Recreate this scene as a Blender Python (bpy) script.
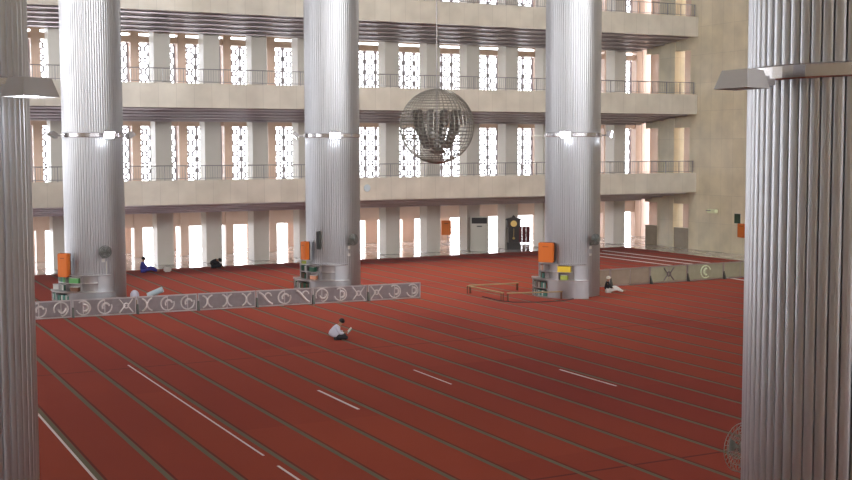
import bpy, bmesh, math, random
from mathutils import Vector, Matrix
random.seed(7)
PI = math.pi
for o in list(bpy.data.objects): bpy.data.objects.remove(o)
SC = bpy.context.scene
COL = SC.collection

# ------------------------------------------------------------------ camera
YAW, PIT, ROLL, FPX = 0.4713, 0.0753, -0.0029, 1212.1
F = Vector((math.sin(YAW)*math.cos(PIT), math.cos(YAW)*math.cos(PIT), -math.sin(PIT)))
R0 = Vector((math.cos(YAW), -math.sin(YAW), 0)); U0 = R0.cross(F)
R = R0*math.cos(ROLL)+U0*math.sin(ROLL); U = U0*math.cos(ROLL)-R0*math.sin(ROLL)
cd = bpy.data.cameras.new('camera'); cam = bpy.data.objects.new('camera', cd); COL.objects.link(cam)
cam.matrix_world = Matrix(((R.x, U.x, -F.x, 0), (R.y, U.y, -F.y, 0), (R.z, U.z, -F.z, 7.0), (0, 0, 0, 1)))
cd.sensor_width = 36; cd.lens = FPX/852*36; cd.clip_end = 400; cd.clip_start = .1
SC.camera = cam
# ------------------------------------------------------------------ world, lights, exposure
w = bpy.data.worlds.new('overcast_sky'); SC.world = w; w.use_nodes = True
bg = w.node_tree.nodes['Background']; bg.inputs[0].default_value = (.93, .95, 1, 1); bg.inputs[1].default_value = 8.0
SC.view_settings.view_transform = 'Standard'; SC.view_settings.look = 'None'
SC.view_settings.gamma = 1; SC.view_settings.use_curve_mapping = False
SC.view_settings.exposure = 0.22
def area(name, loc, size, power, col=(1, 1, 1), rot=(0, 0, 0), sy=None):
    l = bpy.data.lights.new(name, 'AREA'); l.energy = power*.22; l.color = col
    l.shape = 'RECTANGLE'; l.size = size; l.size_y = sy or size
    o = bpy.data.objects.new(name, l); o.location = loc; o.rotation_euler = rot; COL.objects.link(o); return o
l = area('overhead_fill', (30, 57, 35.4), 22, 6800, (1, .97, .94), sy=20); l.data.spread = math.radians(57)  # added overhead fill, narrow spread so mid carpet is brighter than near carpet
l = area('gallery_wall_fill', (16, 2, 19), 50, 12500, (1, .985, .96), rot=(math.radians(88), 0, -.12), sy=9); l.data.spread = math.radians(60)  # added fill beam toward the gallery wall; no clerestory opens here
l = area('right_wall_fill', (-20.5, 52, 15), 22, 3800, (1, .98, .96), rot=(PI/2, 0, -PI/2), sy=14); l.data.spread = math.radians(64)  # added fill from the left to brighten the right wall
for zl in (3.0, 8.3, 13.6, 18.9): area('gallery_inner_fill', (27, 75.6, zl), 56, 1700, (1, .97, .95), sy=.8)  # strip lights added in each gallery to lift its dark interior

# ------------------------------------------------------------------ materials
def mat(name, col, rough=.6, metal=0., noise=0., nscale=3., col2=None, emis=None, estr=0, spec=.5, bump=0., stretch=(1, 1, 1), alpha=None):
    m = bpy.data.materials.new(name); m.use_nodes = True; nt = m.node_tree; b = nt.nodes['Principled BSDF']
    b.inputs['Roughness'].default_value = rough; b.inputs['Metallic'].default_value = metal
    b.inputs['Specular IOR Level'].default_value = spec
    b.inputs['Base Color'].default_value = (*col, 1)
    if noise or bump:
        tc = nt.nodes.new('ShaderNodeTexCoord'); mp = nt.nodes.new('ShaderNodeMapping'); mp.inputs['Scale'].default_value = stretch
        n = nt.nodes.new('ShaderNodeTexNoise'); n.inputs['Scale'].default_value = nscale; n.inputs['Detail'].default_value = 4
        nt.links.new(tc.outputs['Object'], mp.inputs[0]); nt.links.new(mp.outputs[0], n.inputs['Vector'])
        if noise:
            mx = nt.nodes.new('ShaderNodeMix'); mx.data_type = 'RGBA'
            c2 = col2 or tuple(c*(1-noise) for c in col)
            mx.inputs[6].default_value = (*col, 1); mx.inputs[7].default_value = (*c2, 1)
            nt.links.new(n.outputs[0], mx.inputs[0]); nt.links.new(mx.outputs[2], b.inputs['Base Color'])
        if bump:
            bp = nt.nodes.new('ShaderNodeBump'); bp.inputs['Strength'].default_value = bump; bp.inputs['Distance'].default_value = .02
            nt.links.new(n.outputs[0], bp.inputs['Height']); nt.links.new(bp.outputs[0], b.inputs['Normal'])
    if emis:
        b.inputs['Emission Color'].default_value = (*emis, 1); b.inputs['Emission Strength'].default_value = estr
    if alpha is not None: b.inputs['Alpha'].default_value = alpha
    return m

def mat_panels(name, c1, c2, pw, ph, rough=.35, axis='x', joint=.02, jcol=None, wall=True, spec=.5):
    """stone cladding: slabs pw x ph with slightly different tones"""
    m = bpy.data.materials.new(name); m.use_nodes = True; nt = m.node_tree; b = nt.nodes['Principled BSDF']
    b.inputs['Roughness'].default_value = rough; b.inputs['Specular IOR Level'].default_value = spec
    g = nt.nodes.new('ShaderNodeNewGeometry'); s = nt.nodes.new('ShaderNodeSeparateXYZ'); nt.links.new(g.outputs['Position'], s.inputs[0])
    c = nt.nodes.new('ShaderNodeCombineXYZ')
    if wall:
        ad = nt.nodes.new('ShaderNodeMath'); ad.operation = 'ADD'
        nt.links.new(s.outputs[0], ad.inputs[0]); nt.links.new(s.outputs[1], ad.inputs[1])
        nt.links.new(ad.outputs[0], c.inputs[0]); nt.links.new(s.outputs[2], c.inputs[1])
    else:
        nt.links.new(s.outputs[0], c.inputs[0]); nt.links.new(s.outputs[1], c.inputs[1])
    br = nt.nodes.new('ShaderNodeTexBrick'); br.offset = 0; br.inputs['Scale'].default_value = 1
    br.inputs['Brick Width'].default_value = pw; br.inputs['Row Height'].default_value = ph
    br.inputs['Mortar Size'].default_value = joint; br.inputs['Color1'].default_value = (*c1, 1); br.inputs['Color2'].default_value = (*c2, 1)
    br.inputs['Mortar'].default_value = (*(jcol or tuple(x*.8 for x in c1)), 1)
    nt.links.new(c.outputs[0], br.inputs['Vector'])
    n = nt.nodes.new('ShaderNodeTexNoise'); n.inputs['Scale'].default_value = .7; n.inputs['Detail'].default_value = 6
    nt.links.new(g.outputs['Position'], n.inputs['Vector'])
    mr = nt.nodes.new('ShaderNodeMapRange'); mr.inputs[1].default_value = .3; mr.inputs[2].default_value = .7; mr.inputs[3].default_value = .86; mr.inputs[4].default_value = 1.08
    nt.links.new(n.outputs[0], mr.inputs[0])
    mx = nt.nodes.new('ShaderNodeMix'); mx.data_type = 'RGBA'; mx.blend_type = 'MULTIPLY'; mx.inputs[0].default_value = 1
    nt.links.new(br.outputs[0], mx.inputs[6]); nt.links.new(mr.outputs[0], mx.inputs[7]); nt.links.new(mx.outputs[2], b.inputs['Base Color'])
    return m

def mat_carpet():
    m = bpy.data.materials.new('red_prayer_carpet'); m.use_nodes = True; nt = m.node_tree; b = nt.nodes['Principled BSDF']
    b.inputs['Roughness'].default_value = .95; b.inputs['Specular IOR Level'].default_value = .15
    b.inputs['Sheen Weight'].default_value = .05; b.inputs['Sheen Roughness'].default_value = .5; b.inputs['Sheen Tint'].default_value = (1, .45, .6, 1)
    L = nt.links.new
    def M(op, a, bb=None, c=None):
        n = nt.nodes.new('ShaderNodeMath'); n.operation = op
        for i, v in enumerate((a, bb, c)):
            if v is None: continue
            if isinstance(v, (int, float)): n.inputs[i].default_value = v
            else: L(v, n.inputs[i])
        return n.outputs[0]
    g = nt.nodes.new('ShaderNodeNewGeometry'); s = nt.nodes.new('ShaderNodeSeparateXYZ'); L(g.outputs['Position'], s.inputs[0])
    x, y = s.outputs[0], s.outputs[1]
    u = M('DIVIDE', M('SUBTRACT', x, 5.3), 1.3244); k = M('FLOOR', M('ADD', u, .5)); fr = M('SUBTRACT', u, k)
    olive = M('LESS_THAN', M('ABSOLUTE', fr), .047); dark = M('LESS_THAN', M('ABSOLUTE', M('SUBTRACT', fr, .074)), .022)
    # rolls laid along y, cut to lengths
    roll = M('FLOOR', u); seg = M('FLOOR', M('DIVIDE', M('ADD', y, M('MULTIPLY', M('FLOOR', M('DIVIDE', roll, 3)), 5.7)), 17.1))
    cc = nt.nodes.new('ShaderNodeCombineXYZ'); L(M('FLOOR', M('DIVIDE', roll, 2)), cc.inputs[0]); L(seg, cc.inputs[1])
    wn = nt.nodes.new('ShaderNodeTexWhiteNoise'); L(cc.outputs[0], wn.inputs['Vector'])
    nz = nt.nodes.new('ShaderNodeTexNoise'); nz.inputs['Scale'].default_value = .12; nz.inputs['Detail'].default_value = 5; L(g.outputs['Position'], nz.inputs['Vector'])
    fac = M('ADD', M('MULTIPLY', wn.outputs['Value'], .35), M('MULTIPLY', nz.outputs[0], .65))
    mx = nt.nodes.new('ShaderNodeMix'); mx.data_type = 'RGBA'; mx.inputs[6].default_value = (.20, .027, .019, 1); mx.inputs[7].default_value = (.36, .070, .028, 1); L(fac, mx.inputs[0])
    seam = M('LESS_THAN', M('ABSOLUTE', M('SUBTRACT', M('FRACT', M('DIVIDE', M('SUBTRACT', y, 4.2), 17.1)), .001)), .004)
    sm = M('MAXIMUM', dark, seam)
    m2 = nt.nodes.new('ShaderNodeMix'); m2.data_type = 'RGBA'; L(M('MULTIPLY', sm, .65), m2.inputs[0]); L(mx.outputs[2], m2.inputs[6]); m2.inputs[7].default_value = (.06, .02, .016, 1)
    m3 = nt.nodes.new('ShaderNodeMix'); m3.data_type = 'RGBA'; L(olive, m3.inputs[0]); L(m2.outputs[2], m3.inputs[6]); m3.inputs[7].default_value = (.14, .135, .088, 1)
    L(m3.outputs[2], b.inputs['Base Color'])
    return m

M_CARPET = mat_carpet()
M_MARBLE = mat_panels('polished_marble_floor', (.62, .57, .55), (.55, .5, .48), 1.2, 1.2, rough=.12, wall=False, spec=.8)
M_BEIGE = mat_panels('beige_marble_cladding', (.83, .75, .56), (.77, .69, .50), 1.1, 1.9, rough=.3, joint=.012)
M_PARAPET = mat_panels('cream_marble_parapet', (.68, .65, .57), (.64, .61, .53), 1.0, 6., rough=.3, joint=.012)
M_PILLAR = mat('grey_beige_marble_pillar', (.76, .71, .67), .28, noise=1, col2=(.66, .63, .55), nscale=1.2)
M_PINK = mat('pink_tan_marble', (.76, .58, .50), .35, noise=1, col2=(.66, .48, .38), nscale=1.1)
M_RIB = mat('pale_metal_rib', (.55, .50, .54), .3, .7)
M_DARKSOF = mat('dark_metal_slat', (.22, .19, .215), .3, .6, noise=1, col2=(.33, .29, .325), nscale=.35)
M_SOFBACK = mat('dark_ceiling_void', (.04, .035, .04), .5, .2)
M_STEEL = mat('brushed_steel_cladding', (.43, .435, .46), .38, .9, noise=1, col2=(.40, .405, .43), nscale=.8)
M_BAND = mat('polished_steel_band', (.50, .49, .51), .2, .85)
M_HOUS = mat('floodlight_housing_grey', (.30, .285, .285), .35, .4)
M_LENS = mat('lit_floodlight_glass', (1, 1, 1), .3, emis=(.92, .9, 1), estr=28)
M_RAIL = mat('grey_metal_rail', (.34, .32, .33), .4, .5)
M_GRILLE = mat('window_lattice_metal', (.30, .28, .31), .5, .3)
M_EXT = mat('pale_terrace_paving', (.75, .74, .72), .6)
M_TAPE = mat('white_floor_tape', (.72, .66, .67), .6)
M_CEIL = mat('plain_ceiling', (.55, .53, .5), .8)
M_PLATE = mat('stamped_steel_plate', (.26, .235, .25), .4, .35, noise=.35, nscale=5)
M_PLATEG = mat('green_tinted_panel', (.44, .46, .34), .3, .2, noise=.3, nscale=3)
M_PLATEB = mat('brownish_panel', (.40, .35, .28), .35, .2, noise=.3, nscale=3)
M_SCRG = mat('pale_green_scroll', (.70, .80, .58), .3)
M_SCROLL = mat('bright_steel_scroll', (.80, .78, .79), .25, .45)
M_FRAME = mat('steel_frame', (.42, .40, .41), .35, .8)
M_FOOT = mat('dark_foot', (.10, .11, .10), .5, .3)
M_ORANGE = mat('orange_box_paint', (.66, .165, .022), .5)
M_YEL = mat('yellow_card', (.75, .55, .05), .6)
M_BRONZE = mat('grey_wire_cage', (.30, .29, .26), .35, .6)
M_STRAND = mat('dark_crystal_strand', (.07, .065, .06), .3, .4, noise=1, col2=(.30, .29, .27), nscale=9)
M_WOODP = mat('pale_worn_wood', (.36, .26, .13), .5, noise=.3, nscale=6)
M_WOODD = mat('dark_clock_wood', (.035, .028, .026), .3, noise=.4, nscale=6)
M_GOLD = mat('brass_dial', (.65, .48, .18), .3, .9)
M_WHITEP = mat('cream_plastic', (.62, .60, .53), .45)
M_BLACK = mat('black_grille', (.02, .02, .022), .5)
M_FAN = mat('grey_fan_wire', (.20, .22, .215), .4, .5)
M_FANB = mat('pale_fan_blade', (.42, .46, .45), .4)
M_SKIN = mat('skin', (.33, .17, .10), .6)
M_HAIR = mat('black_hair', (.012, .01, .01), .5)
M_SHIRT = mat('white_shirt_cloth', (.60, .61, .74), .85, noise=.12, nscale=8)
M_TROU = mat('dark_trouser_cloth', (.02, .022, .03), .85, noise=.3, nscale=8)
M_BLUE = mat('blue_robe_cloth', (.06, .06, .33), .85, noise=.2, nscale=8)
M_PAGE = mat('book_paper', (.72, .72, .66), .8)

# ------------------------------------------------------------------ helpers
def MB(): return bmesh.new()
def box(bm, c, s, rot=None, bev=0):
    r = bmesh.ops.create_cube(bm, size=1); vs = r['verts']
    bmesh.ops.scale(bm, vec=s, verts=vs)
    if bev:
        es = list({e for v in vs for e in v.link_edges})
        q = bmesh.ops.bevel(bm, geom=es, offset=bev, segments=2, affect='EDGES'); vs = list({v for f in q['faces'] for v in f.verts} | set(v for v in vs if v.is_valid))
    if rot is not None: bmesh.ops.rotate(bm, cent=(0, 0, 0), matrix=rot, verts=vs)
    bmesh.ops.translate(bm, vec=c, verts=vs); return vs
def RZ(a): return Matrix.Rotation(a, 3, 'Z')
def RX(a): return Matrix.Rotation(a, 3, 'X')
def RY(a): return Matrix.Rotation(a, 3, 'Y')
def prism(bm, pts, off):
    """extrude polygon pts (3D) by off"""
    a = [bm.verts.new(p) for p in pts]; b = [bm.verts.new(Vector(p)+Vector(off)) for p in pts]
    bm.faces.new(a); bm.faces.new(b[::-1]); n = len(a)
    for i in range(n): bm.faces.new((a[i], b[i], b[(i+1) % n], a[(i+1) % n]))
    bmesh.ops.recalc_face_normals(bm, faces=bm.faces)
def tube(bm, pts, r, n=6, close=False, rs=None):
    pts = [Vector(p) for p in pts]; rings = []; N = len(pts)
    up = None
    for i, p in enumerate(pts):
        if close: t = pts[(i+1) % N]-pts[i-1]
        else: t = pts[min(i+1, N-1)]-pts[max(i-1, 0)]
        t.normalize()
        if up is None:
            up = Vector((0, 0, 1)) if abs(t.z) < .9 else Vector((1, 0, 0))
        s = t.cross(up)
        if s.length < 1e-5: s = t.cross(Vector((1, 0, 0)))
        s.normalize(); v = s.cross(t); up = v
        rr = rs[i] if rs else r
        rings.append([bm.verts.new(p+(s*math.cos(2*PI*k/n)+v*math.sin(2*PI*k/n))*rr) for k in range(n)])
    for i in range(N if close else N-1):
        a, b = rings[i], rings[(i+1) % N]
        for k in range(n): bm.faces.new((a[k], a[(k+1) % n], b[(k+1) % n], b[k]))
    if not close: bm.faces.new(rings[0][::-1]); bm.faces.new(rings[-1])
def lathe(bm, prof, n=24, c=(0, 0, 0), a0=0, a1=2*PI):
    full = abs(a1-a0-2*PI) < 1e-6; m = n if full else n+1
    rings = [[bm.verts.new((c[0]+r*math.cos(a0+(a1-a0)*k/n), c[1]+r*math.sin(a0+(a1-a0)*k/n), c[2]+z)) for k in range(m)] for r, z in prof]
    for i in range(len(prof)-1):
        for k in range(n if full else n):
            k2 = (k+1) % m if full else k+1
            bm.faces.new((rings[i][k], rings[i][k2], rings[i+1][k2], rings[i+1][k]))
    return rings
def arcbox(bm, r0, r1, z0, z1, a0, a1, n=14):
    """curved block between radii"""
    pr = []
    for k in range(n+1):
        a = a0+(a1-a0)*k/n; c, s = math.cos(a), math.sin(a)
        pr.append([bm.verts.new((r*c, r*s, z)) for r, z in ((r0, z0), (r1, z0), (r1, z1), (r0, z1))])
    for k in range(n):
        for j in range(4): bm.faces.new((pr[k][j], pr[k+1][j], pr[k+1][(j+1) % 4], pr[k][(j+1) % 4]))
    bm.faces.new(pr[0]); bm.faces.new(pr[-1][::-1])
def build(name, bm, m, parent=None, smooth=False, label=None, loc=None, rz=0):
    bmesh.ops.recalc_face_normals(bm, faces=bm.faces)
    me = bpy.data.meshes.new(name); bm.to_mesh(me); bm.free(); me.materials.append(m)
    if smooth: me.polygons.foreach_set('use_smooth', [True]*len(me.polygons))
    o = bpy.data.objects.new(name, me); COL.objects.link(o)
    if parent: o.parent = parent
    if label: o['label'] = label
    if loc is not None: o.location = loc; o.rotation_euler = (0, 0, rz)
    return o
def tag(o, label, cat, group=None):
    o['label'] = label; o['category'] = cat
    if group: o['group'] = group
    return o
def thing(name, label, cat, loc=(0, 0, 0), rz=0, group=None):
    o = bpy.data.objects.new(name, None); COL.objects.link(o); o.empty_display_size = .2
    o.location = loc; o.rotation_euler = (0, 0, rz); return tag(o, label, cat, group)
def struct(name, bm, m, parent=None, smooth=False):
    o = build(name, bm, m, parent, smooth)
    if not parent: o['kind'] = 'structure'
    return o
def dup(root, loc=None, rz=None, label=None, group=None):
    r = root.copy(); COL.objects.link(r)
    if loc is not None: r.location = loc
    if rz is not None: r.rotation_euler = (0, 0, rz)
    if label: r['label'] = label
    if group: r['group'] = group
    for ch in list(root.children):
        c = ch.copy(); COL.objects.link(c); c.parent = r
        for g in list(ch.children):
            d = g.copy(); COL.objects.link(d); d.parent = c
    return r
def B(c, s, **k):
    bm = MB(); box(bm, c, s, **k); return bm
def BB(x0, x1, y0, y1, z0, z1): return B(((x0+x1)/2, (y0+y1)/2, (z0+z1)/2), (x1-x0, y1-y0, z1-z0))

# ------------------------------------------------------------------ the building
XL, XR, YN = -22., 54.4, -18.
YP, YA, YB_, YC = 65.8, 72.5, 78.0, 82.0
ZB = [3.948, 9.284, 14.534, 19.83, 25.1, 30.4]       # undersides of the gallery fronts
PITCH = 3.055
TOP = 36.0
struct('floor', BB(XL, 68, YN, 84, -.3, 0), M_MARBLE)
struct('floor_terrace', BB(-60, 140, 84, 190, -.4, -.1), M_EXT)
o = struct('floor_carpet', BB(-18, 51.2, -14, 69.8, .001, .03), M_CARPET)
struct('ceiling', BB(XL-1, 68, YN-1, 84, TOP, TOP+.6), M_CEIL)

# gallery floors, fronts and dark slatted undersides
for i, zb in enumerate(ZB):
    bm = MB()
    zt = zb+1.34
    box(bm, ((XL+XR-.02)/2, YP+.15, (zb+zt)/2), (XR-.02-XL, .3, zt-zb))
    struct('trim_%d' % (i+1), bm, M_PARAPET)                     # parapet
    bm = MB()                                                   # slab wedge behind it
    zf = zb+.9; drop = (.82, .66, .60, .6, .6, .6)[i]; zs = zb-.03
    prism(bm, [(XL, YP+.3, zs+.16), (XL, YA-.05, zs-drop+.16), (XL, YA-.05, zf-.02), (XL, YP+.3, zf-.02)], (XR-XL-.02, 0, 0))
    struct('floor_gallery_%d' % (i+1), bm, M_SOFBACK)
    bm = MB(); box(bm, ((XL+67)/2, (YA+83.5)/2, zf-.25), (67-XL, 83.5-YA+.08, .5)); struct('floor_upper_%d' % (i+1), bm, M_PARAPET)
    # slats running along the hall
    bm = MB(); n = 15; L_ = math.hypot(YA-YP-.3, drop); th = math.atan2(-drop, YA-YP-.3)
    for k in range(n):
        t = (k+.5)/n; y = YP+.3+t*(YA-YP-.35); z = zs+.09-drop*t
        box(bm, ((XL+XR)/2-.1, y, z), (XR-XL-.2, .30, .05), rot=RX(th))
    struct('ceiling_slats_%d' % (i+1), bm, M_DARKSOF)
    bm = MB()
    for k in range(5):
        t = (k+.5)/5; box(bm, ((XL+XR)/2-.1, YP+.3+t*(YA-YP-.35), zs+.03-drop*t), (XR-XL-.2, .10, .07))
    struct('ceiling_ribs_%d' % (i+1), bm, M_RIB)
    bm = MB(); nx = int((XR-XL)/1.0)
    for k in range(nx): box(bm, (XL+.5+k*1.0, (YP+YA)/2+.15, zs+.06-drop/2+.1), (.06, L_, .04), rot=RX(th))
    struct('ceiling_carriers_%d' % (i+1), bm, M_DARKSOF)

ORD = ['first', 'second', 'third', 'fourth', 'fifth', 'sixth', 'seventh', 'eighth', 'ninth', 'tenth', 'eleventh', 'twelfth', 'thirteenth', 'fourteenth', 'fifteenth', 'sixteenth', 'seventeenth', 'eighteenth', 'nineteenth', 'twentieth', 'twenty-first', 'twenty-second', 'twenty-third', 'twenty-fourth']
# inner row of beige pillars, full height, one object each
XAs = [21.77+.5+PITCH*k for k in range(-6, 11)]
first = None
for k, x in enumerate(XAs):
    if first is None:
        first = tag(build('marble_pillar', B((0, 0, TOP/2), (1.0, 1.1, TOP-.02)), M_PILLAR, loc=(x, YA+.55, 0)), 'tall grey-beige marble gallery pillar, %s of its row counting from the right wall' % ORD[len(XAs)-1-k], 'pillar', 'inner row of beige gallery pillars')
    else: dup(first, (x, YA+.55, 0), label='tall grey-beige marble gallery pillar, %s of its row counting from the right wall' % ORD[len(XAs)-1-k])
# outer row of narrower pink pillars
XBs = [22.25-.275+PITCH*k for k in range(-8, 13)]
first = None
for k, x in enumerate(XBs):
    if first is None:
        first = tag(build('pink_pillar', B((0, 0, TOP/2), (.55, .6, TOP-.02)), M_PINK, loc=(x, YB_+.3, 0)), 'narrow pink-tan marble pillar between bright windows, %s of its row from the right wall' % ORD[len(XBs)-1-k], 'pillar', 'outer row of pink pillars')
    else: dup(first, (x, YB_+.3, 0), label='narrow pink-tan marble pillar between bright windows, %s of its row from the right wall' % ORD[len(XBs)-1-k])
first = None
XCs = [37.1+.15+PITCH*k for k in range(-10, 8)]
for k, x in enumerate(XCs):
    if first is None:
        first = tag(build('terrace_pillar', B((0, 0, 1.6), (1.0, .8, 3.2)), M_PINK, loc=(x, YC+.4, 0)), 'low tan pillar outside the ground floor doorways, %s of its row from the right' % ORD[len(XCs)-1-k], 'pillar', 'terrace pillars beyond the doorways')
    else: dup(first, (x, YC+.4, 0), label='low tan pillar outside the ground floor doorways, %s of its row from the right' % ORD[len(XCs)-1-k])
# spandrels between the pink pillars: ground lintel, and band + slit at each storey
n_tr = 10
def band(z0, z1, y0=YB_+.1, y1=YB_+.5, m=M_PINK):
    global n_tr
    n_tr += 1; struct('trim_%d' % n_tr, BB(-4, 58.9, y0, y1, z0, z1), m)
band(1.95, 3.9); band(1.95, 3.2, YC+.2, YC+.6)
for zb in ZB[:-1]: band(zb+4.57, zb+4.97); band(zb+5.14, zb+5.69)      # bar under the transom slit
WZ = [(zb+.92, zb+4.57) for zb in ZB]

# lattice windows
def lattice():
    """pierced metal screen: stacked rings with cusps between mullions"""
    w_, h_ = PITCH-.55, 3.65; bm = MB()
    nc, nr = 3, 5; cw, ch = w_/nc, h_/nr
    for i in range(nc+1): box(bm, (-w_/2+cw*i, 0, h_/2), (.12 if 0 < i < nc else .16, .1, h_))
    for j in range(nr+1): box(bm, (0, 0, ch*j), (w_, .06, .05))
    for i in range(nc):
        for j in range(nr):
            cx, cz = -w_/2+cw*(i+.5), ch*(j+.5)
            for sgn in (-1, 1):
                pts = [(cx+sgn*cw/2-sgn*cw*.34*math.sin(PI*t/8), 0, cz-ch/2+ch*t/8) for t in range(9)]
                tube(bm, pts, (.055), 4)
            tube(bm, [(cx+.13*math.cos(2*PI*t/10), 0, cz+.2*math.sin(2*PI*t/10)) for t in range(10)], .05, 4, close=True)
    return bm
first = None; nw = 0
for si, (z0, z1) in enumerate(WZ):
    for k in range(len(XBs)-1):
        x = (XBs[k]+XBs[k+1])/2; nw += 1
        if first is None: first = build('window_1', lattice(), M_GRILLE, loc=(x, YB_+.75, z0)); first['kind'] = 'structure'
        else:
            c = first.copy(); COL.objects.link(c); c.name = 'window_%d' % nw; c.location = (x, YB_+.75, z0)

# side wall at the right end
struct('wall_right', BB(XR, XR+1.2, YN, 66.6, 0, TOP), M_BEIGE)
struct('wall_right_pier', BB(XR, XR+.9, 68.3, 70.1, 0, TOP), M_BEIGE)
struct('wall_right_outer', BB(59.2, 59.6, 60, 77.3, 0, TOP), M_PINK)
struct('wall_corner', BB(58.95, 66, YB_, YB_+.6, 0, TOP), M_PINK)
struct('wall_right_sill', BB(XR+.1, XR+.5, 66.6, 71.6, 0, 1.4), mat('brown_marble_sill', (.44, .37, .27), .3, noise=.3, nscale=2))
for i, zb in enumerate([-.9]+ZB):
    z0 = zb+.9+(3.1 if i == 0 else 3.55); z1 = ZB[i]+.2 if i < len(ZB) else TOP
    n_tr += 1; struct('trim_%d' % n_tr, BB(XR+.05, XR+.6, 66.6, 71.6, z0, z1), M_BEIGE)
# walls behind the camera and to the left, with tall window openings
bm = MB()
for k in range(16): box(bm, (XL+2+k*5.2, YN-.4, TOP/2), (3.5, .8, TOP))
for z in (1, 6.5, 12, 17.5, 23.5): box(bm, ((XL+XR)/2, YN-.4, z), (XR-XL, .7, 2.2))
struct('wall_rear', bm, M_BEIGE)
bm = MB()
for k in range(17): box(bm, (XL-.4, YN+1.5+k*5.6, TOP/2), (.8, 3.9 if k > 9 else 5.65, TOP))
for z in (1, 6.5, 12, 17.5, 23.5): box(bm, (XL-.4, (YN+76)/2, z), (.7, 76-YN, 2.4))
struct('wall_left', bm, M_BEIGE)

# white lines on the carpet
TAPES = [((5.2, 32.9), (5.2, 22.0), .06), ((9.03, 39.0), (9.03, 25.9), .05), ((9.01, 24.9), (9.01, 22.5), .06), ((12.94, 32.3), (12.94, 29.4), .08),
         ((16.83, 33.9), (16.78, 31.3), .05), ((20.93, 31.8), (20.93, 28.8), .07), ((48.2, 68.), (48.5, 57.2), .26), ((46.7, 67.), (47.2, 56.6), .26),
         ((45.3, 66.4), (45.6, 56.5), .24), ((43.9, 50.6), (43.6, 47.0), .24)]
for i, (a, b_, w_) in enumerate(TAPES):
    n_tr += 1; bm = MB(); d = Vector(b_)-Vector(a); m_ = (Vector(a)+Vector(b_))/2
    box(bm, (m_.x, m_.y, .034), (w_, d.length, .006), rot=RZ(math.atan2(d.y, d.x)-PI/2)); struct('trim_%d' % n_tr, bm, M_TAPE)

# ------------------------------------------------------------------ balustrades on the gallery fronts
def railing(zb, label):
    t = thing('balcony_railing', label, 'railing', (0, YP+.15, zb+1.34), group=None)
    bm = MB(); tube(bm, [(XL+.2, 0, .80), (54.2, 0, .80)], .026, 8); build('top_rail', bm, M_RAIL, t)
    bm = MB(); tube(bm, [(XL+.2, 0, .10), (54.2, 0, .10)], .02, 6); build('bottom_rail', bm, M_RAIL, t)
    first = None
    for k in range(42):
        x = 7.2+k*1.145
        if first is None: first = build('post', B((0, 0, .4), (.035, .035, .8)), M_RAIL, t); first.location = (x, 0, 0)
        else:
            c = first.copy(); COL.objects.link(c); c.parent = t; c.location = (x, 0, 0)
    bm = MB()
    for k in range(330): box(bm, (7.2+k*.143, 0, .45), (.014, .014, .7))
    o = build('baluster', bm, M_RAIL, t); o['kind'] = 'stuff'
    return t
railing(ZB[0], 'thin grey railing on the lowest gallery front, above the ground floor arcade')
railing(ZB[1], 'thin grey railing on the middle gallery front, level with the wire globe chandelier')
railing(ZB[2], 'thin grey railing on the highest gallery front, at the top of the picture')

# ------------------------------------------------------------------ steel clad columns
RC = 1.3
def flute_profile(n=72):
    pts = []
    prof = [(0, -.038), (.08, -.005), (.25, .001), (.5, .004), (.75, .001), (.92, -.005)]
    for i in range(n):
        for t, d in prof:
            a = 2*PI*(i+t)/n; pts.append(((RC+d)*math.cos(a), (RC+d)*math.sin(a)))
    return pts
fp = flute_profile()
bm = MB(); zz = [0, TOP]
rings = [[bm.verts.new((x, y, z)) for x, y in fp] for z in zz]
for k in range(len(fp)):
    k2 = (k+1) % len(fp); bm.faces.new((rings[0][k], rings[0][k2], rings[1][k2], rings[1][k]))
bm.faces.new(rings[1])
col0 = thing('steel_column', 'round fluted steel column standing behind the left end of the barrier row', 'column', (11.258, 54.386, .03), 0)
build('shaft', bm, M_STEEL, col0)
bm = MB()
RINGZ = 7.55
lathe(bm, [(RC-.02, 0), (RC+.03, 0), (RC+.045, .02), (RC+.045, .17), (RC+.03, .19), (RC-.02, .19)], 64)
ring = build('clamp_band', bm, M_BAND, col0, smooth=False); ring.location = (0, 0, RINGZ-.05)
COLS = {'c1': (11.258, 54.386), 'c2': (22.361, 53.692), 'c3': (32.421, 48.232), 'nr': (9.321, 8.478), 'nl': (.675, 12.582)}
dup(col0, (*COLS['c2'], .03), 0, 'round fluted steel column in the middle, left of the wire globe chandelier')
dup(col0, (*COLS['c3'], .03), 0, 'round fluted steel column right of the chandelier, with the low wooden rails beside its foot')
dup(col0, (*COLS['nr'], .0), .3, 'huge near fluted steel column filling the right edge of the picture')
dup(col0, (*COLS['nl'], .0), .1, 'near fluted steel column cut off by the left edge of the picture')

for o in COL.objects:
    if o.name.startswith('clamp_band') and o.parent.location.y < 20:
        o.scale = (1, 1, .72); o.location.z = 7.62 if o.parent.location.x > 5 else 7.53
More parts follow.
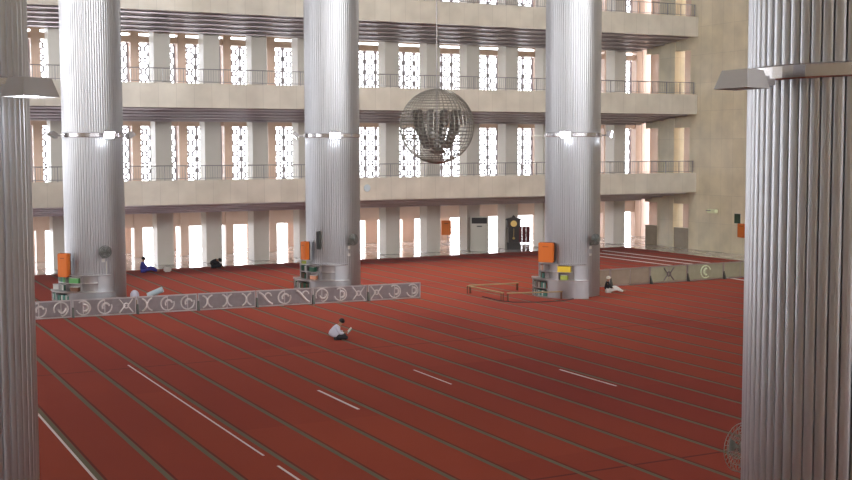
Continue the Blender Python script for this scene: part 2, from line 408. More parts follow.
# ------------------------------------------------------------------ floodlights on the column bands
def floodlight(colname, ang, down, label, group=None, lit=True, power=60):
    """ang: degrees to the viewer's right of the direction from the column to the camera"""
    cx, cy = COLS[colname]; base = math.atan2(-cy, -cx)+math.radians(ang)
    t = thing('floodlight', label, 'floodlight', (cx+math.cos(base)*(RC+.08), cy+math.sin(base)*(RC+.08), RINGZ+.05+{'nl': -.065}.get(colname, 0)), base, group)
    bm = MB(); box(bm, (.10, 0, 0), (.2, .05, .06)); box(bm, (.19, 0, .02), (.04, .30, .05)); build('bracket', bm, M_HOUS, t)
    hd = math.radians(down)
    bm = MB()     # wedge hood: wide mouth, narrower back
    mo = [(-.25, -.17), (.25, -.17), (.25, .17), (-.25, .17)]; bk = [(-.19, -.12), (.19, -.12), (.19, .12), (-.19, .12)]
    a = [bm.verts.new((.11, x, y)) for x, y in mo]; b_ = [bm.verts.new((-.10, x, y)) for x, y in bk]
    for k in range(4): bm.faces.new((a[k], a[(k+1) % 4], b_[(k+1) % 4], b_[k]))
    bm.faces.new(b_); inn = [bm.verts.new((.11, x*.92, y*.9)) for x, y in mo]; inb = [bm.verts.new((.06, x*.86, y*.84)) for x, y in mo]
    for k in range(4):
        bm.faces.new((a[k], inn[k], inn[(k+1) % 4], a[(k+1) % 4])); bm.faces.new((inn[k], inb[k], inb[(k+1) % 4], inn[(k+1) % 4]))
    bm.faces.new(inb)
    h = build('housing', bm, M_HOUS, t); h.location = (.36, 0, .02 if down > 65 else .06); h.rotation_euler = (0, hd, 0)
    g = build('lens', B((.085, 0, 0), (.012, .45, .29)), M_LENS if lit else M_FANB, t); g.location = h.location; g.rotation_euler = h.rotation_euler
    if down > 65: h.scale = g.scale = (.8, .95, .75)
    if lit:
        l = bpy.data.lights.new('floodlight_lamp', 'POINT'); l.energy = power*.22; l.shadow_soft_size = .1; l.color = (.9, .95, 1)
        lo = bpy.data.objects.new('floodlight_lamp', l); COL.objects.link(lo)
        lo.location = (cx+math.cos(base)*(RC+.55), cy+math.sin(base)*(RC+.55), RINGZ-.22)
    return t
floodlight('c1', 22, 28, 'lit floodlight facing the viewer on the band of the left far column')
floodlight('c1', -70, 60, 'dark side floodlight on the left of the left far column', lit=False)
floodlight('c1', 112, 60, 'dark side floodlight on the right of the left far column', lit=False)
floodlight('c2', 4, 28, 'lit floodlight facing the viewer on the band of the middle far column')
floodlight('c2', -84, 45, 'small lit floodlight on the left side of the middle far column band', power=20)
floodlight('c3', -11, 25, 'lit floodlight facing the viewer on the column right of the chandelier')
floodlight('c3', 79, 10, 'lit floodlight seen side-on at the right of the column by the chandelier', power=25)
floodlight('nl', 43, 89, 'near lit floodlight with dark hood on the column at the left edge', power=60)
floodlight('nr', -45, 88, 'near unlit grey floodlight sticking out left of the huge right column', lit=False)
# small curled conduit at the left of column 3
bm = MB(); tube(bm, [(0, 0, 0), (-.1, 0, .12), (-.35, 0, .15), (-.6, 0, .1)], .035, 6)
u = math.atan2(-48.232, -32.421)-math.radians(85)
tag(build('conduit_pipe', bm, M_WHITEP, loc=(32.421+1.38*math.cos(u), 48.232+1.38*math.sin(u), 7.45), rz=-.47), 'short curled white pipe left of the band on the column by the chandelier', 'pipe')

# ------------------------------------------------------------------ wire globe chandelier
CH = (22.75, 43.635, 7.9)
t = thing('globe_chandelier', 'large round wire-cage globe chandelier hanging from a thin rod', 'chandelier', CH)
Rg = 1.5; bm = MB()
for k in range(44):
    a = 2*PI*k/44
    tube(bm, [(Rg*math.sin(th)*math.cos(a), Rg*math.sin(th)*math.sin(a), Rg*math.cos(th)) for th in [PI*(.02+.96*j/22) for j in range(23)]], .014, 3)
for j in range(1, 33):
    th = PI*j/33; r, z = Rg*math.sin(th), Rg*math.cos(th)
    tube(bm, [(r*math.cos(2*PI*k/40), r*math.sin(2*PI*k/40), z) for k in range(40)], .016, 3, close=True)
build('cage', bm, M_BRONZE, t)
bm = MB(); tube(bm, [(0, 0, -1.1), (0, 0, TOP-7.9)], .025, 6); build('rod', bm, M_RAIL, t)
bm = MB(); lathe(bm, [(.02, -1.15), (.28, -1.1), (.34, -.98), (.1, -.9), (.02, -.88)], 16); build('hub', bm, M_STRAND, t)
for k in range(10):
    a = 2*PI*k/10+.2; bm = MB()
    pts = []; rs = []
    for j in range(19):
        s = j/18; r = .40+.48*math.sin(s*PI*.5)**.8; z = -.88+1.55*s
        pts.append((r*math.cos(a), r*math.sin(a), z)); rs.append(.075+.045*(j % 2)+.03*math.sin(PI*s))
    tube(bm, pts, .1, 7, rs=rs); build('crystal_strand', bm, M_STRAND, t)

# ------------------------------------------------------------------ low steel barrier panels
def barrier(name, label, W, Hh, plate, loc, seed, group=None, rz=0, kinds=None, sm=None):
    rr = random.Random(seed)
    t = thing(name, label, 'barrier', loc, rz, group)
    build('panel_plate', B((0, 0, Hh/2+.02), (W-.1, .03, Hh-.1)), plate, t)
    bm = MB(); z0, z1 = .03, Hh
    for c, s in (((0, 0, z0), (W-.03, .06, .05)), ((0, 0, z1), (W-.03, .06, .05)), ((-W/2+.04, 0, (z0+z1)/2), (.05, .06, z1-z0)), ((W/2-.04, 0, (z0+z1)/2), (.05, .06, z1-z0)), ((0, 0, (z0+z1)/2), (.035, .05, z1-z0))):
        box(bm, c, s)
    build('frame', bm, M_FRAME, t)
    n = 3
    for k in range(n):
        cx = -W/2+W*(k+.5)/n; cz = Hh/2+.02; q = kinds[k] if kinds else rr.choice((0, 1, 0, 2, 1, 0, 3, 0)); R_ = min(W/n, Hh)*.40
        q_ = rr.choice((0, 1.2, 3.1, 4.5))
        if q < 0: continue
        bm = MB(); y = -.035
        def arc(c0, c1, r, a0, a1, th=.035):
            m = 14; tube(bm, [(c0+r*math.cos(a0+(a1-a0)*i/m), y, c1+r*math.sin(a0+(a1-a0)*i/m)) for i in range(m+1)], th, 5)
        if q == 0: arc(cx, cz, R_, .3+q_, 5.4+q_, .035); arc(cx+.05*W/n, cz, R_*.5, 1.4-q_, 4.9-q_, .05); tube(bm, [(cx, y, cz-R_), (cx, y, cz+R_)], .018, 4)
        elif q == 1: arc(cx-R_, cz, R_*.95, -1.3, 1.3, .04); arc(cx+R_, cz, R_*.95, PI-1.3, PI+1.3, .04)
        elif q == 2:
            tube(bm, [(cx-R_*1.1+2.2*R_*i/12, y, cz+R_*.9*math.cos(PI*i/12)) for i in range(13)], .05, 5)
            arc(cx+R_*.4, cz+R_*.3, R_*.5, 0, 4.5)
        else:
            tube(bm, [(cx-R_, y, cz-R_), (cx-.2*R_, y, cz), (cx-R_, y, cz+R_)], .035, 5); tube(bm, [(cx+R_, y, cz-R_), (cx+.2*R_, y, cz), (cx+R_, y, cz+R_)], .035, 5); arc(cx, cz, R_*.35, 0, 6.28)
        build('scroll_ornament', bm, sm or M_SCROLL, t)
    for s in (-1,):
        bm = MB(); prism(bm, [(s*(W/2), -.22, 0), (s*(W/2), .22, 0), (s*(W/2), .04, .42), (s*(W/2), -.04, .42)], (.07, 0, 0)); build('support_foot', bm, M_FOOT, t)
    return t
J = [6.95, 9.60, 12.25, 14.85, 17.45, 20.05, 22.70, 25.36]
LB = ['leftmost steel barrier panel, partly behind the near left column', 'patterned steel barrier panel in front of the left far column, second of the row',
      'patterned steel barrier panel just right of the left far column', 'patterned steel barrier panel, fourth from the left end of the row',
      'patterned steel barrier panel in the bright middle of the row, left of the middle column', 'patterned steel barrier panel in front of the middle column foot, nearer its left side',
      'patterned steel barrier panel at the free right end of the row']
for i in range(7):
    y = 51.35-(51.35-50.25)*((J[i]-7)/18.4)
    barrier('barrier_panel', LB[i], J[i+1]-J[i], .72, M_PLATE, ((J[i]+J[i+1])/2, y, .03), 11+i, 'patterned steel barriers on the carpet', -.06)
JR = [33.75, 35.9, 38.4, 40.83, 43.28, 45.6]
LR = ['plain brownish barrier panel, starting at the right column foot behind the seated person', 'plain brownish barrier panel right of the seated person, second of the right row', 'greenish barrier panel in the middle of the right row, with faint star pattern',
      'greenish barrier panel with a bright crescent disc, in the right row', 'last greenish barrier panel, running behind the huge right column']
for i in range(5):
    barrier('barrier_panel', LR[i], JR[i+1]-JR[i], .86, M_PLATEB if i < 2 else M_PLATEG, ((JR[i]+JR[i+1])/2, 50.0+i*.02, .03), 31+i, 'greenish barriers on the right', 0.0, [(-1, -1, -1), (-1, -1, -1), (-1, 3, -1), (-1, 0, -1), (-1, -1, -1)][i], M_SCRG if i == 3 else M_PLATE)

# ------------------------------------------------------------------ curved bookcases round the column feet
def ang(colname, deg):
    cx, cy = COLS[colname]; return math.atan2(-cy, -cx)+math.radians(deg)
def bookcase(colname, label):
    cx, cy = COLS[colname]; t = thing('curved_bookcase', label, 'bookcase', (cx, cy, .03), ang(colname, 0))
    d = math.radians; b0 = RC+.06
    bm = MB(); arcbox(bm, b0, RC+.62, .0, .05, d(-92), d(24)); arcbox(bm, b0, RC+.64, .80, .85, d(-92), d(24)); arcbox(bm, b0, b0+.03, .05, .8, d(-92), d(24))
    arcbox(bm, b0, RC+.6, .40, .43, d(-92), d(-36))
    for a in (-92, -64, -37): arcbox(bm, b0, RC+.6, .05, .8, d(a), d(a+1.2), 1)
    build('lower_cabinet', bm, M_FRAME, t)
    bm = MB(); arcbox(bm, RC+.58, RC+.61, .05, .8, d(-35), d(24)); build('door', bm, M_STEEL, t, smooth=False, label='smooth curved polished steel door')
    bm = MB(); arcbox(bm, b0, RC+.32, 1.52, 1.55, d(-80), d(26)); arcbox(bm, b0, RC+.32, 1.18, 1.21, d(-80), d(26)); arcbox(bm, b0, b0+.02, .85, 1.52, d(-80), d(26))
    for a in (-80, -52, -24, 5): arcbox(bm, b0, RC+.32, .85, 1.52, d(a), d(a+1), 1)
    build('upper_shelf', bm, M_FRAME, t)
    bm = MB(); arcbox(bm, RC+.30, RC+.33, .85, 1.5, d(3), d(26)); build('panel', bm, M_STEEL, t, label='blank polished steel end panel')
    return t
bookcase('c1', 'curved steel bookcase round the left far column, stocked with green-covered books')
bookcase('c2', 'curved steel bookcase round the middle far column foot')
bookcase('c3', 'curved steel bookcase round the column by the wooden rails, with a yellow box on it')
GREEN = mat('green_book_cover', (.10, .32, .10), .6); GREEN2 = mat('dark_green_cover', (.03, .10, .06), .6); TEAL = mat('teal_cover', (.10, .26, .22), .6)
WHT = mat('white_cover', (.6, .6, .58), .6); BRN = mat('brown_cover', (.16, .07, .04), .6); PEACH = mat('peach_cover', (.60, .28, .17), .6); LIME = mat('lime_cover', (.36, .42, .08), .6)
def book(colname, deg, r, z, w_, h_, d_, m, name, label, cat, group, tilt=0):
    cx, cy = COLS[colname]; a = ang(colname, deg)
    t = thing(name, label, cat, (cx+r*math.cos(a), cy+r*math.sin(a), z), a, group)
    bm = MB(); 
    for s in (-1, 1): box(bm, (0, s*(w_/2-.006), h_/2), (d_, .012, h_))
    box(bm, (d_/2-.005, 0, h_/2), (.012, w_, h_)); build('cover', bm, m, t)
    build('page_block', B((-.008, 0, h_/2), (d_-.02, w_-.024, h_-.02)), M_PAGE, t)
    return t
def row(colname, d0, d1, r, z, mats, grp, lab, hh=.26):
    n = int(abs(math.radians(d1-d0))*r/.085)
    for i in range(n):
        m = random.choice(mats); cn_ = m.name.split('.')[0].replace('_cover', '').replace('_book', '').replace('_', ' ')
        book(colname, d0+(d1-d0)*(i+.5)/n, r, z, .06+.015*random.random(), hh*(.85+.2*random.random()), .17, m, 'book', '%s book, %s from left, %s' % (cn_, ORD[i], lab), 'book', grp)
for cn, who, ml, mu in (('c1', 'left far column', [GREEN2, TEAL, WHT], [GREEN, GREEN2, GREEN, TEAL]), ('c2', 'middle far column', [BRN, GREEN2, WHT], [WHT, LIME, GREEN2]), ('c3', 'column by the wooden rails', [TEAL, WHT, BRN, TEAL], [PEACH, WHT, BRN])):
    BAY = 'left'; row(cn, -90, -66, RC+.46, .08, ml, 'books on the bottom shelf at the '+who, ('bottom shelf, %s bay, ' % BAY)+who)
    BAY = 'right'; row(cn, -62, -39, RC+.46, .08, ml, 'books on the bottom shelf at the '+who, ('bottom shelf, %s bay, ' % BAY)+who)
    BAY = 'left'; row(cn, -90, -66, RC+.46, .46, ml, 'books on the second shelf at the '+who, ('second shelf, %s bay, ' % BAY)+who)
    BAY = 'right'; row(cn, -62, -39, RC+.46, .46, ml, 'books on the second shelf at the '+who, ('second shelf, %s bay, ' % BAY)+who)
    row(cn, -74, -56, RC+.2, 1.24, mu, 'books on the top shelf at the '+who, 'top shelf at the '+who)
    row(cn, -76, -57, RC+.2, .88, ml, 'books on the third shelf at the '+who, 'third shelf at the '+who)
def carton(colname, deg, r, z, s, m, name, label, cat='box'):
    cx, cy = COLS[colname]; a = ang(colname, deg)
    t = thing(name, label, cat, (cx+r*math.cos(a), cy+r*math.sin(a), z), a)
    build('body', B((0, 0, s[2]/2), s, bev=.01), m, t); build('lid', B((0, 0, s[2]+.008), (s[0]+.02, s[1]+.02, .02)), WHT if m is not M_YEL else M_YEL, t)
carton('c3', -14, RC+.2, 1.22, (.2, .62, .27), M_YEL, 'yellow_box', 'bright yellow box on the top shelf at the column by the wooden rails')
carton('c3', -14, RC+.2, .86, (.18, .34, .22), LIME, 'lime_box', 'yellow-green box under the bright yellow box')
carton('c3', -70, RC+.2, 1.55, (.16, .22, .2), WHT, 'white_box', 'small white box under the orange sign box at the column by the rails')
carton('c2', -40, RC+.2, 1.22, (.2, .3, .24), GREEN2, 'dark_box', 'dark green box on the top shelf at the middle far column')
carton('c2', -38, RC+.2, .86, (.2, .34, .2), PEACH, 'terracotta_box', 'terracotta box below the dark green box at the middle far column')
carton('c2', -66, RC+.22, 1.55, (.16, .2, .18), LIME, 'lime_box', 'small lime box on top of the bookcase at the middle far column')
carton('c1', -36, RC+.2, 1.22, (.2, .5, .24), GREEN, 'green_box', 'wide green box on the top shelf at the left far column')
carton('c1', -36, RC+.2, .86, (.2, .4, .2), BRN, 'brown_box', 'brown box below the wide green box at the left far column')
carton('c1', -86, RC+.42, .89, (.22, .3, .2), WHT, 'white_box', 'white box on the low cabinet end at the left far column')
# orange donation boxes
def orange(colname, deg, z, W, Hh, label, tilt=0):
    a = ang(colname, deg); cx, cy = COLS[colname]
    t = thing('orange_box', label, 'box', (cx+(RC+.36)*math.cos(a), cy+(RC+.36)*math.sin(a), z), a+tilt)
    build('bracket', B((-.2, 0, Hh*.6), (.14, .1, .1)), M_RAIL, t)
    build('case', B((0, 0, Hh/2), (.26, W, Hh), bev=.03), M_ORANGE, t)
    build('back_plate', B((-.135, 0, Hh/2), (.03, W*1.04, Hh*1.02)), M_BLACK, t)
    build('slot', B((.131, 0, Hh*.8), (.006, W*.4, .03)), mat('dark_slot', (.3, .06, .02), .6), t)
orange('c3', -47, 1.66, .72, .92, 'orange box fixed on the column behind the wooden rails', .5)
orange('c2', -53, 1.80, .40, .85, 'narrow-looking orange box at the left side of the middle far column')
orange('c1', -53, 1.5, .5, 1.02, 'orange box fixed at the left side of the left far column', .35)

# wall fans
def fan(colname, deg, z, rad, out, label):
    wf = .35 if colname == 'nr' else 1; M_FAN = M_FANB if colname == 'nr' else globals()['M_FAN']
    a = ang(colname, deg); cx, cy = COLS[colname]
    t = thing('wall_fan', label, 'fan', (cx+(RC+out)*math.cos(a), cy+(RC+out)*math.sin(a), z), a)
    bm = MB()
    for s in (0, .12):
        for rr in (rad, rad*.75, rad*.5, rad*.25):
            k_ = 1 if rr == rad else .9
            tube(bm, [(s*.5+(.06 if s else -.0)*(1-rr/rad), rr*math.cos(2*PI*i/24), rr*math.sin(2*PI*i/24)) for i in range(24)], .013*wf, 4, close=True)
        for i in range(28):
            b_ = 2*PI*i/28; tube(bm, [(s*.5, rad*math.cos(b_), rad*math.sin(b_)), (s*.5+(.06 if s else 0), .05*math.cos(b_), .05*math.sin(b_))], .007*wf, 3)
    build('guard', bm, M_FAN, t)
    for k in range(3):
        b_ = 2*PI*k/3+.3; bm = MB()
        prism(bm, [(.03, .04*math.cos(b_), .04*math.sin(b_)), (.02, rad*.85*math.cos(b_-.35), rad*.85*math.sin(b_-.35)), (.05, rad*.85*math.cos(b_+.35), rad*.85*math.sin(b_+.35))], (.006, 0, 0)); build('blade', bm, M_FANB, t)
    bm = MB(); tube(bm, [(-.16, 0, 0), (.04, 0, 0)], .07, 12); build('motor', bm, M_FAN, t)
    bm = MB(); tube(bm, [(-.12, 0, -.02), (-.12, 0, -.25), (-out+.02, 0, -.25)], .02, 6); box(bm, (-out+.02, 0, -.25), (.03, .12, .2)); build('bracket', bm, M_FAN, t)
fan('c1', 14, 2.6, .26, .35, 'grey wall fan on the front of the left far column')
fan('c2', 34, 2.75, .26, .35, 'grey wall fan on the front of the middle far column')
fan('c3', 40, 2.75, .26, .35, 'grey wall fan on the front of the column by the wooden rails')
fan('nr', -124, 3.70, .27, .35, 'grey fan peeking out low behind the huge right column')
def socket(colname, deg, z, s, m, name, label, cat):
    a = ang(colname, deg); cx, cy = COLS[colname]
    t = thing(name, label, cat, (cx+(RC+.02)*math.cos(a), cy+(RC+.02)*math.sin(a), z), a)
    build('plate', B((0, 0, 0), s, bev=.008), m, t); build('switch', B((s[0]/2+.008, 0, 0), (.02, s[1]*.5, s[2]*.4)), WHT if m is M_BLACK else M_WHITEP, t)
for c_, d_, nm in (('c2', 34, 'middle far column'), ('c3', 40, 'column by the wooden rails')):
    socket(c_, d_, 2.36, (.06, .12, .16), WHT, 'switch_box', 'upper small white switch box under the fan on the '+nm, 'switch')
    socket(c_, d_, 2.02, (.06, .12, .12), WHT, 'switch_box', 'lower small white switch box under the fan on the '+nm, 'switch')
socket('c1', 14, 2.2, (.06, .14, .16), WHT, 'switch_box', 'small white switch box under the fan on the left far column', 'switch')
bm = MB(); a = ang('c1', 20); tube(bm, [(11.258+(RC+.02)*math.cos(a), 54.386+(RC+.02)*math.sin(a), z) for z in (2.15, 1.6, 1.0, .5)], .018, 5)
tag(build('power_cord', bm, M_WHITEP), 'thin pale cord running down the left far column from its fan', 'cord')
a = ang('c2', -30); cx, cy = COLS['c2']
t = thing('column_speaker', 'slim dark vertical loudspeaker on the middle far column', 'speaker', (cx+(RC+.07)*math.cos(a), cy+(RC+.07)*math.sin(a), 2.3), a)
build('cabinet', B((0, 0, .42), (.12, .16, .86), bev=.01), M_FOOT, t); build('speaker_grille', B((.064, 0, .42), (.01, .12, .8)), M_BLACK, t)

# ------------------------------------------------------------------ low wooden rails left of column 3
def lowrail(p, q, label):
    p, q = Vector((*p, 0)), Vector((*q, 0)); d = q-p; L_ = d.length
    t = thing('low_wooden_rail', label, 'rail', (*((p+q)/2).xy, .03), math.atan2(d.y, d.x), 'low wooden rails on the carpet')
    build('top_board', B((0, 0, .36), (L_, .16, .05), bev=.01), M_WOODP, t)
    for s in (-1, 1):
        for y in (-.06, .06): build('leg', B((s*(L_/2-.06), y, .17), (.04, .035, .34)), M_WOODD if 0 else BRN, t)
lowrail((28.35, 51.05), (30.95, 50.75), 'low wooden rail farthest back of the three, away from the column')
lowrail((28.17, 50.85), (28.2, 47.6), 'low wooden rail slanting toward the viewer, left of the column foot')
lowrail((28.3, 47.4), (30.9, 46.75), 'low wooden rail ending at the foot of the bookcase, nearest the column')

# ------------------------------------------------------------------ people
def skin(name, verts, edges, radii, m, parent, root=0, sub=2):
    me = bpy.data.meshes.new(name); me.from_pydata([Vector(v) for v in verts], edges, []); me.materials.append(m)
    o = bpy.data.objects.new(name, me); COL.objects.link(o); o.parent = parent
    md = o.modifiers.new('skin', 'SKIN'); md.use_smooth_shade = True
    for i, r in enumerate(radii):
        v = me.skin_vertices[0].data[i]; v.radius = (r if isinstance(r, tuple) else (r, r)); v.use_root = (i == root)
    s = o.modifiers.new('sub', 'SUBSURF'); s.levels = sub; s.render_levels = sub
    return o
SHIRTK = 1.0
def person(name_label, loc, rz, P_, shirt, trouser, cap=None, hair=True, scale=1.0, scarf=None):
    t = thing('person', name_label, 'person', loc, rz); t.scale = (scale,)*3
    V, E, Rr, idx = [], [], [], {}
    def add(k, p, r, par=None):
        idx[k] = len(V); V.append(p); Rr.append(r)
        if par is not None: E.append((idx[par], idx[k]))
    add('pel', P_['pel'], .12); add('wai', P_['wai'], .11, 'pel'); add('che', P_['che'], .13, 'wai'); add('nec', P_['nec'], .05, 'che')
    hd = Vector(P_['head']); nk = Vector(P_['nec']); add('chin', tuple(nk.lerp(hd, .55)), .07, 'nec'); add('head', P_['head'], .095, 'chin')
    up = (hd-nk).normalized(); add('crown', tuple(hd+up*.07), .07, 'head')
    add('nose', tuple(hd+Vector((.105, 0, -.01))), .016, 'head')
    for s in ('l', 'r'):
        add('sh'+s, P_['sh'+s], .055, 'che'); add('el'+s, P_['el'+s], .04, 'sh'+s); add('wr'+s, P_['wr'+s], .027, 'el'+s)
        w0, e0 = Vector(P_['wr'+s]), Vector(P_['el'+s]); f = (w0-e0).normalized(); side = f.cross(Vector((0, 0, 1))).normalized(); 
        if side.length < .1: side = Vector((0, 1, 0))
        add('pa'+s, tuple(w0+f*.06), (.035), 'wr'+s)
        for q in range(4):
            o_ = side*(q-1.5)*.02; ln = (.06, .075, .07, .055)[q]
            add('f%d%s' % (q, s), tuple(w0+f*.1+o_), .009, 'pa'+s); add('g%d%s' % (q, s), tuple(w0+f*(.1+ln)+o_-Vector((0, 0, .02))), .008, 'f%d%s' % (q, s))
        add('th'+s, tuple(w0+f*.07+side*.05*(1 if s == 'l' else -1)), .01, 'pa'+s)
        add('hp'+s, P_['hp'+s], .085, 'pel'); add('kn'+s, P_['kn'+s], .06, 'hp'+s); add('an'+s, P_['an'+s], .036, 'kn'+s); add('to'+s, P_['to'+s], .03, 'an'+s)
    body = skin('body', V, E, Rr, M_SKIN, t)
    g = lambda k: V[idx[k]]
    # shirt
    vs = [tuple(Vector(g('pel'))-Vector((.02, 0, (SHIRTK-1)*.1))), g('wai'), g('che'), tuple(Vector(g('che')).lerp(Vector(g('nec')), .7))]; es = [(0, 1), (1, 2), (2, 3)]; rs = [(.19 if SHIRTK > 1 else .165)*SHIRTK, .155*SHIRTK, .165*SHIRTK, .075]
    for s in ('l', 'r'):
        b0 = len(vs); e_, w_ = Vector(g('el'+s)), Vector(g('wr'+s)); vs += [g('sh'+s), g('el'+s), tuple(e_.lerp(w_, .75))]; es += [(2, b0), (b0, b0+1), (b0+1, b0+2)]; rs += [.08, .062, .05]
    skin('shirt', vs, es, rs, shirt, t)
    vs = [tuple(Vector(g('pel')).lerp((Vector(g('hpl'))+Vector(g('hpr')))/2, .9))]; es = []; rs = [.135]
    for s in ('l', 'r'):
        b0 = len(vs); a_, k_ = Vector(g('an'+s)), Vector(g('kn'+s)); vs += [g('hp'+s), g('kn'+s), tuple(k_.lerp(a_, .9))]; es += [(0, b0), (b0, b0+1), (b0+1, b0+2)]; rs += [.11, .082, .06]
    skin('trousers', vs, es, rs, trouser, t)
    c0 = hd+up*.03; back = Vector((-.02, 0, 0))
    bm = MB(); bmesh.ops.create_icosphere(bm, subdivisions=3, radius=.112)
    for v in list(bm.verts):
        if v.co.z < -.01 and v.co.x > -.02: v.co *= .82
        if v.co.z < -.05: v.co.z = -.05+(v.co.z+.05)*.3
    h = build('cap' if cap else 'hair', bm, cap or M_HAIR, t, smooth=True); h.location = c0+back
    h.rotation_euler = (0, P_.get('tilt', .5), 0)
    for s in (1, -1):
        bm = MB(); bmesh.ops.create_icosphere(bm, subdivisions=2, radius=.012); e = build('eye', bm, M_BLACK, t, smooth=True); e.location = hd+Vector((.088, s*.033, .01))
    return t
SIT = dict(pel=(0, 0, .14), wai=(.03, 0, .28), che=(.12, 0, .44), nec=(.20, 0, .56), head=(.29, 0, .665), shl=(.10, .17, .48), shr=(.10, -.17, .48),
           ell=(.20, .24, .27), elr=(.20, -.24, .27), wrl=(.40, .13, .28), wrr=(.40, -.13, .28), hpl=(.13, .11, .12), hpr=(.13, -.11, .12),
           knl=(.42, .28, .13), knr=(.42, -.28, .13), anl=(.36, -.10, .07), anr=(.48, .10, .06), tol=(.38, -.22, .05), tor=(.50, .22, .04), tilt=.75)
SHIRTK = 1.45
person('person in a white shirt sitting cross-legged on the open carpet, reading a book', (16.95, 40.7, .03), -.35, SIT, M_SHIRT, M_TROU, scale=1.0)
t = thing('open_book', 'small pale open book held by the reader in the white shirt', 'book', (16.95+.56*math.cos(-.35), 40.7+.56*math.sin(-.35), .36), -.35)
for s in (-1, 1):
    bm = MB(); box(bm, (0, s*.09, .0), (.24, .18, .014), rot=RX(s*.2)@RY(-.85)); build('page_block', bm, M_PAGE, t)
build('cover', B((.012, 0, -.018), (.25, .34, .006), rot=RY(-.85)), TEAL, t)
SHIRTK = 1.0
LEG = dict(SIT); LEG.update(pel=(0, 0, .14), wai=(-.03, 0, .3), che=(-.02, 0, .47), nec=(.02, 0, .6), head=(.05, 0, .72), shl=(-.02, .17, .52), shr=(-.02, -.17, .52), ell=(.08, .24, .33), elr=(.08, -.24, .33),
       wrl=(.27, .14, .24), wrr=(.27, -.14, .24), hpl=(.03, .1, .12), hpr=(.03, -.1, .12), knl=(.42, .14, .28), knr=(.44, -.12, .2), anl=(.78, .13, .07), anr=(.82, -.1, .06), tol=(.86, .14, .12), tor=(.9, -.1, .12), tilt=.2)
GREYR = mat('pale_grey_cloth', (.66, .66, .64), .85)
person('person in a white cap with pale outstretched legs sitting against the right column foot', (34.25, 47.9, .03), -.45, LEG, M_TROU, GREYR, cap=M_PAGE, scale=.95)
BOW = dict(SIT); BOW.update(pel=(0, 0, .16), wai=(.08, 0, .30), che=(.2, 0, .40), nec=(.33, 0, .44), head=(.44, 0, .43), ell=(.42, .2, .2), elr=(.42, -.2, .2), wrl=(.62, .14, .08), wrr=(.62, -.14, .08), shl=(.2, .17, .42), shr=(.2, -.17, .42), tilt=1.3)
LEG2 = dict(LEG)
person('person in a blue robe sitting at the far carpet edge near a bright doorway', (16.8, 68.4, .03), -.4, LEG2, M_BLUE, M_BLUE, scale=1.05)
t = tag(build('white_bag', B((0, 0, .14), (.4, .3, .28), bev=.06), WHT, loc=(18.1, 68.0, .03)), 'small white bag beside the person in the blue robe', 'bag')
person('person in black bowing low at the far carpet edge', (20.95, 68.9, .03), -.4, BOW, M_TROU, M_TROU, scale=1.1)

# pale things lying behind the barrier right of column 1
bm = MB(); tube(bm, [(0, 0, 0), (.65, 0, .28)], .13, 12); tag(build('rolled_mat', bm, mat('pale_blue_cloth', (.42, .52, .58), .8), loc=(13.15, 52.75, .58), rz=-.47), 'pale blue rolled mat leaning by the left far column', 'mat')
bm = MB(); bmesh.ops.create_icosphere(bm, subdivisions=3, radius=.2); bmesh.ops.scale(bm, vec=(1, .8, 1.25), verts=bm.verts); tag(build('cloth_bundle', bm, M_SHIRT, smooth=True, loc=(12.6, 52.9, .6)), 'whitish cloth bundle beside the pale blue rolled mat', 'bundle')
tag(build('low_stool', B((0, 0, .22), (1.2, .35, .44)), M_WOODP, loc=(12.95, 52.85, .03), rz=-.47), 'low bench behind the barrier carrying the rolled mat', 'bench')

# ------------------------------------------------------------------ along the back arcade
AX, CX = 40.72, 43.45
t = thing('floor_air_conditioner', 'tall cream floor-standing air conditioner with a black grille at the back arcade', 'air conditioner', (AX, 71.9, 0), -.47)
build('body', B((0, 0, 1.0), (1.25, .45, 2.0), bev=.03), M_WHITEP, t)
build('air_grille', B((0, -.232, 1.78), (1.05, .02, .34)), M_BLACK, t, label='black air grille')
build('control_panel', B((0, -.232, 1.45), (.35, .02, .07)), M_FOOT, t)
build('lower_door', B((0, -.232, .62), (1.15, .02, 1.1)), M_WHITEP, t)
t.scale = (1, 1, 1.18)
t = thing('grandfather_clock', 'tall dark wooden grandfather clock with a brass dial at the back arcade', 'clock', (CX, 71.9, 0), -.47)
t.scale = (1.15, 1, 1.13); build('base', B((0, 0, .22), (.8, .42, .44), bev=.02), M_WOODD, t)
build('trunk', B((0, 0, .9), (.62, .36, .95), bev=.01), M_WOODD, t)
build('hood', B((0, 0, 1.6), (.8, .42, .5), bev=.02), M_WOODD, t)
bm = MB(); prism(bm, [(-.5, -.22, 1.82), (.5, -.22, 1.82), (.42, -.22, 1.9), (.12, -.22, 1.98), (0, -.22, 2.12), (-.12, -.22, 1.98), (-.42, -.22, 1.9)], (0, .44, 0)); build('pediment', bm, M_WOODD, t)
bm = MB(); lathe(bm, [(.001, 0), (.19, 0), (.19, .02), (.001, .02)], 24); bmesh.ops.rotate(bm, matrix=RX(PI/2), verts=bm.verts); d_ = build('dial', bm, M_GOLD, t); d_.location = (0, -.215, 1.6)
bm = MB(); tube(bm, [(0, -.19, 1.3), (0, -.19, .75)], .015, 6); bmesh.ops.create_icosphere(bm, subdivisions=2, radius=.08, matrix=Matrix.Translation((0, -.19, .7))); build('pendulum', bm, M_GOLD, t)
t = thing('orange_box', 'orange box on a thin metal stand in the back arcade, left of the air conditioner', 'box', (39.5, 74.4, 1.0), -.47)
build('case', B((0, 0, .5), (.68, .3, 1.0), bev=.03), M_ORANGE, t); build('slot', B((0, -.152, .8), (.3, .006, .03)), M_BLACK, t)
t = thing('metal_stand', 'thin grey tube stand under the orange box in the back arcade', 'stand', (39.5, 74.4, 0), -.47)
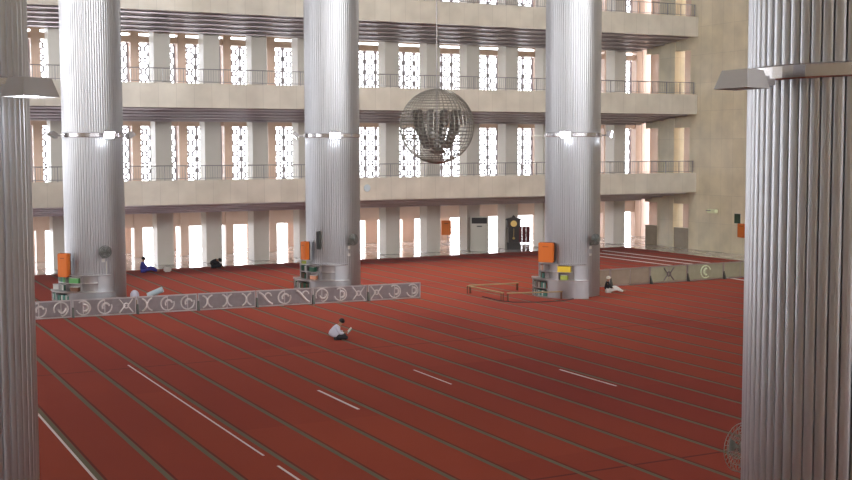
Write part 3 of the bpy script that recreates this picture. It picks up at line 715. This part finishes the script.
for sx in (-.3, .3):
    for sy in (-.14, .14): bm = MB(); tube(bm, [(sx, sy, 0), (sx, sy, .98)], .02, 6); build('leg', bm, M_RAIL, t)
build('shelf', B((0, 0, .35), (.64, .3, .03)), M_RAIL, t)
def trolley(x, y, label):
    t = thing('metal_rack', label, 'rack', (x, y, 0), -.47)
    for sx in (-.45, .45): bm = MB(); tube(bm, [(sx, 0, 0), (sx, 0, 1.7)], .025, 6); build('upright', bm, M_RAIL, t)
    for z in (.3, .65, 1.0, 1.35): build('rung', B((0, 0, z), (.9, .04, .05)), M_RAIL, t)
trolley(41.1, 76.3, 'dark tubular rack in the bright doorway left of the air conditioner'); trolley(44.7, 77.2, 'dark tubular rack in the bright doorway right of the air conditioner')
t = thing('folding_screen', 'dark red standing screen in the doorway right of the grandfather clock', 'screen', (46.95, 76.2, 0), -.47)
for k in (-1, 0, 1): build('screen_panel', B((k*.3, .03*(k % 2), .65), (.29, .03, 1.2)), mat('dark_red_cloth', (.09, .02, .025), .8), t)
# side wall fittings
t = thing('wall_lamp', 'pale bracket lamp sticking out of the right marble wall', 'lamp', (XR, 63.7, 2.75), PI)
bm = MB(); tube(bm, [(0, 0, 0), (.25, 0, .05), (.9, 0, .05)], .03, 6); build('arm', bm, M_RAIL, t); build('lamp_head', B((.35, 0, .0), (.35, .8, .26), bev=.04), mat('pale_lamp_glass', (.85, .88, .6), .4), t)
t = thing('wall_sign', 'small dark green sign on the right marble wall above the orange box', 'sign', (XR-.03, 61.6, 2.35), 0)
build('board', B((0, 0, 0), (.05, .55, .62), bev=.01), mat('dark_green_sign', (.03, .07, .04), .5), t); build('sign_rim', B((.02, 0, 0), (.02, .6, .67)), M_WHITEP, t)
t = thing('orange_box', 'orange box on the right marble wall, half hidden by the huge right column', 'box', (XR-.16, 60.9, 1.1), PI)
build('case', B((0, 0, .5), (.28, .8, .9), bev=.03), M_ORANGE, t); build('slot', B((.142, 0, .8), (.006, .4, .03)), M_BLACK, t)
tag(build('wall_clock', (lambda bm: (lathe(bm, [(.001, 0), (.2, 0), (.22, .03), (.2, .06), (.001, .06)], 24), bmesh.ops.rotate(bm, matrix=RX(PI/2), verts=bm.verts), bm)[2])(MB()), mat('pale_blue_disc', (.5, .6, .66), .4), loc=(29.6, YP-.001, 4.67)), 'small pale blue round disc on the lowest gallery front', 'disc')

bm = MB(); tube(bm, [(28.1, 49.3, .04), (28.0, 47.6, .04), (28.3, 46.8, .04), (29.3, 46.3, .04), (30.6, 46.2, .04), (31.4, 46.6, .04)], .03, 5)
tag(build('floor_dark_line', bm, M_BLACK), 'dark cable lying on the carpet in a curve before the low wooden rails', 'line')  # thin dark tube laid in a curve on the carpet
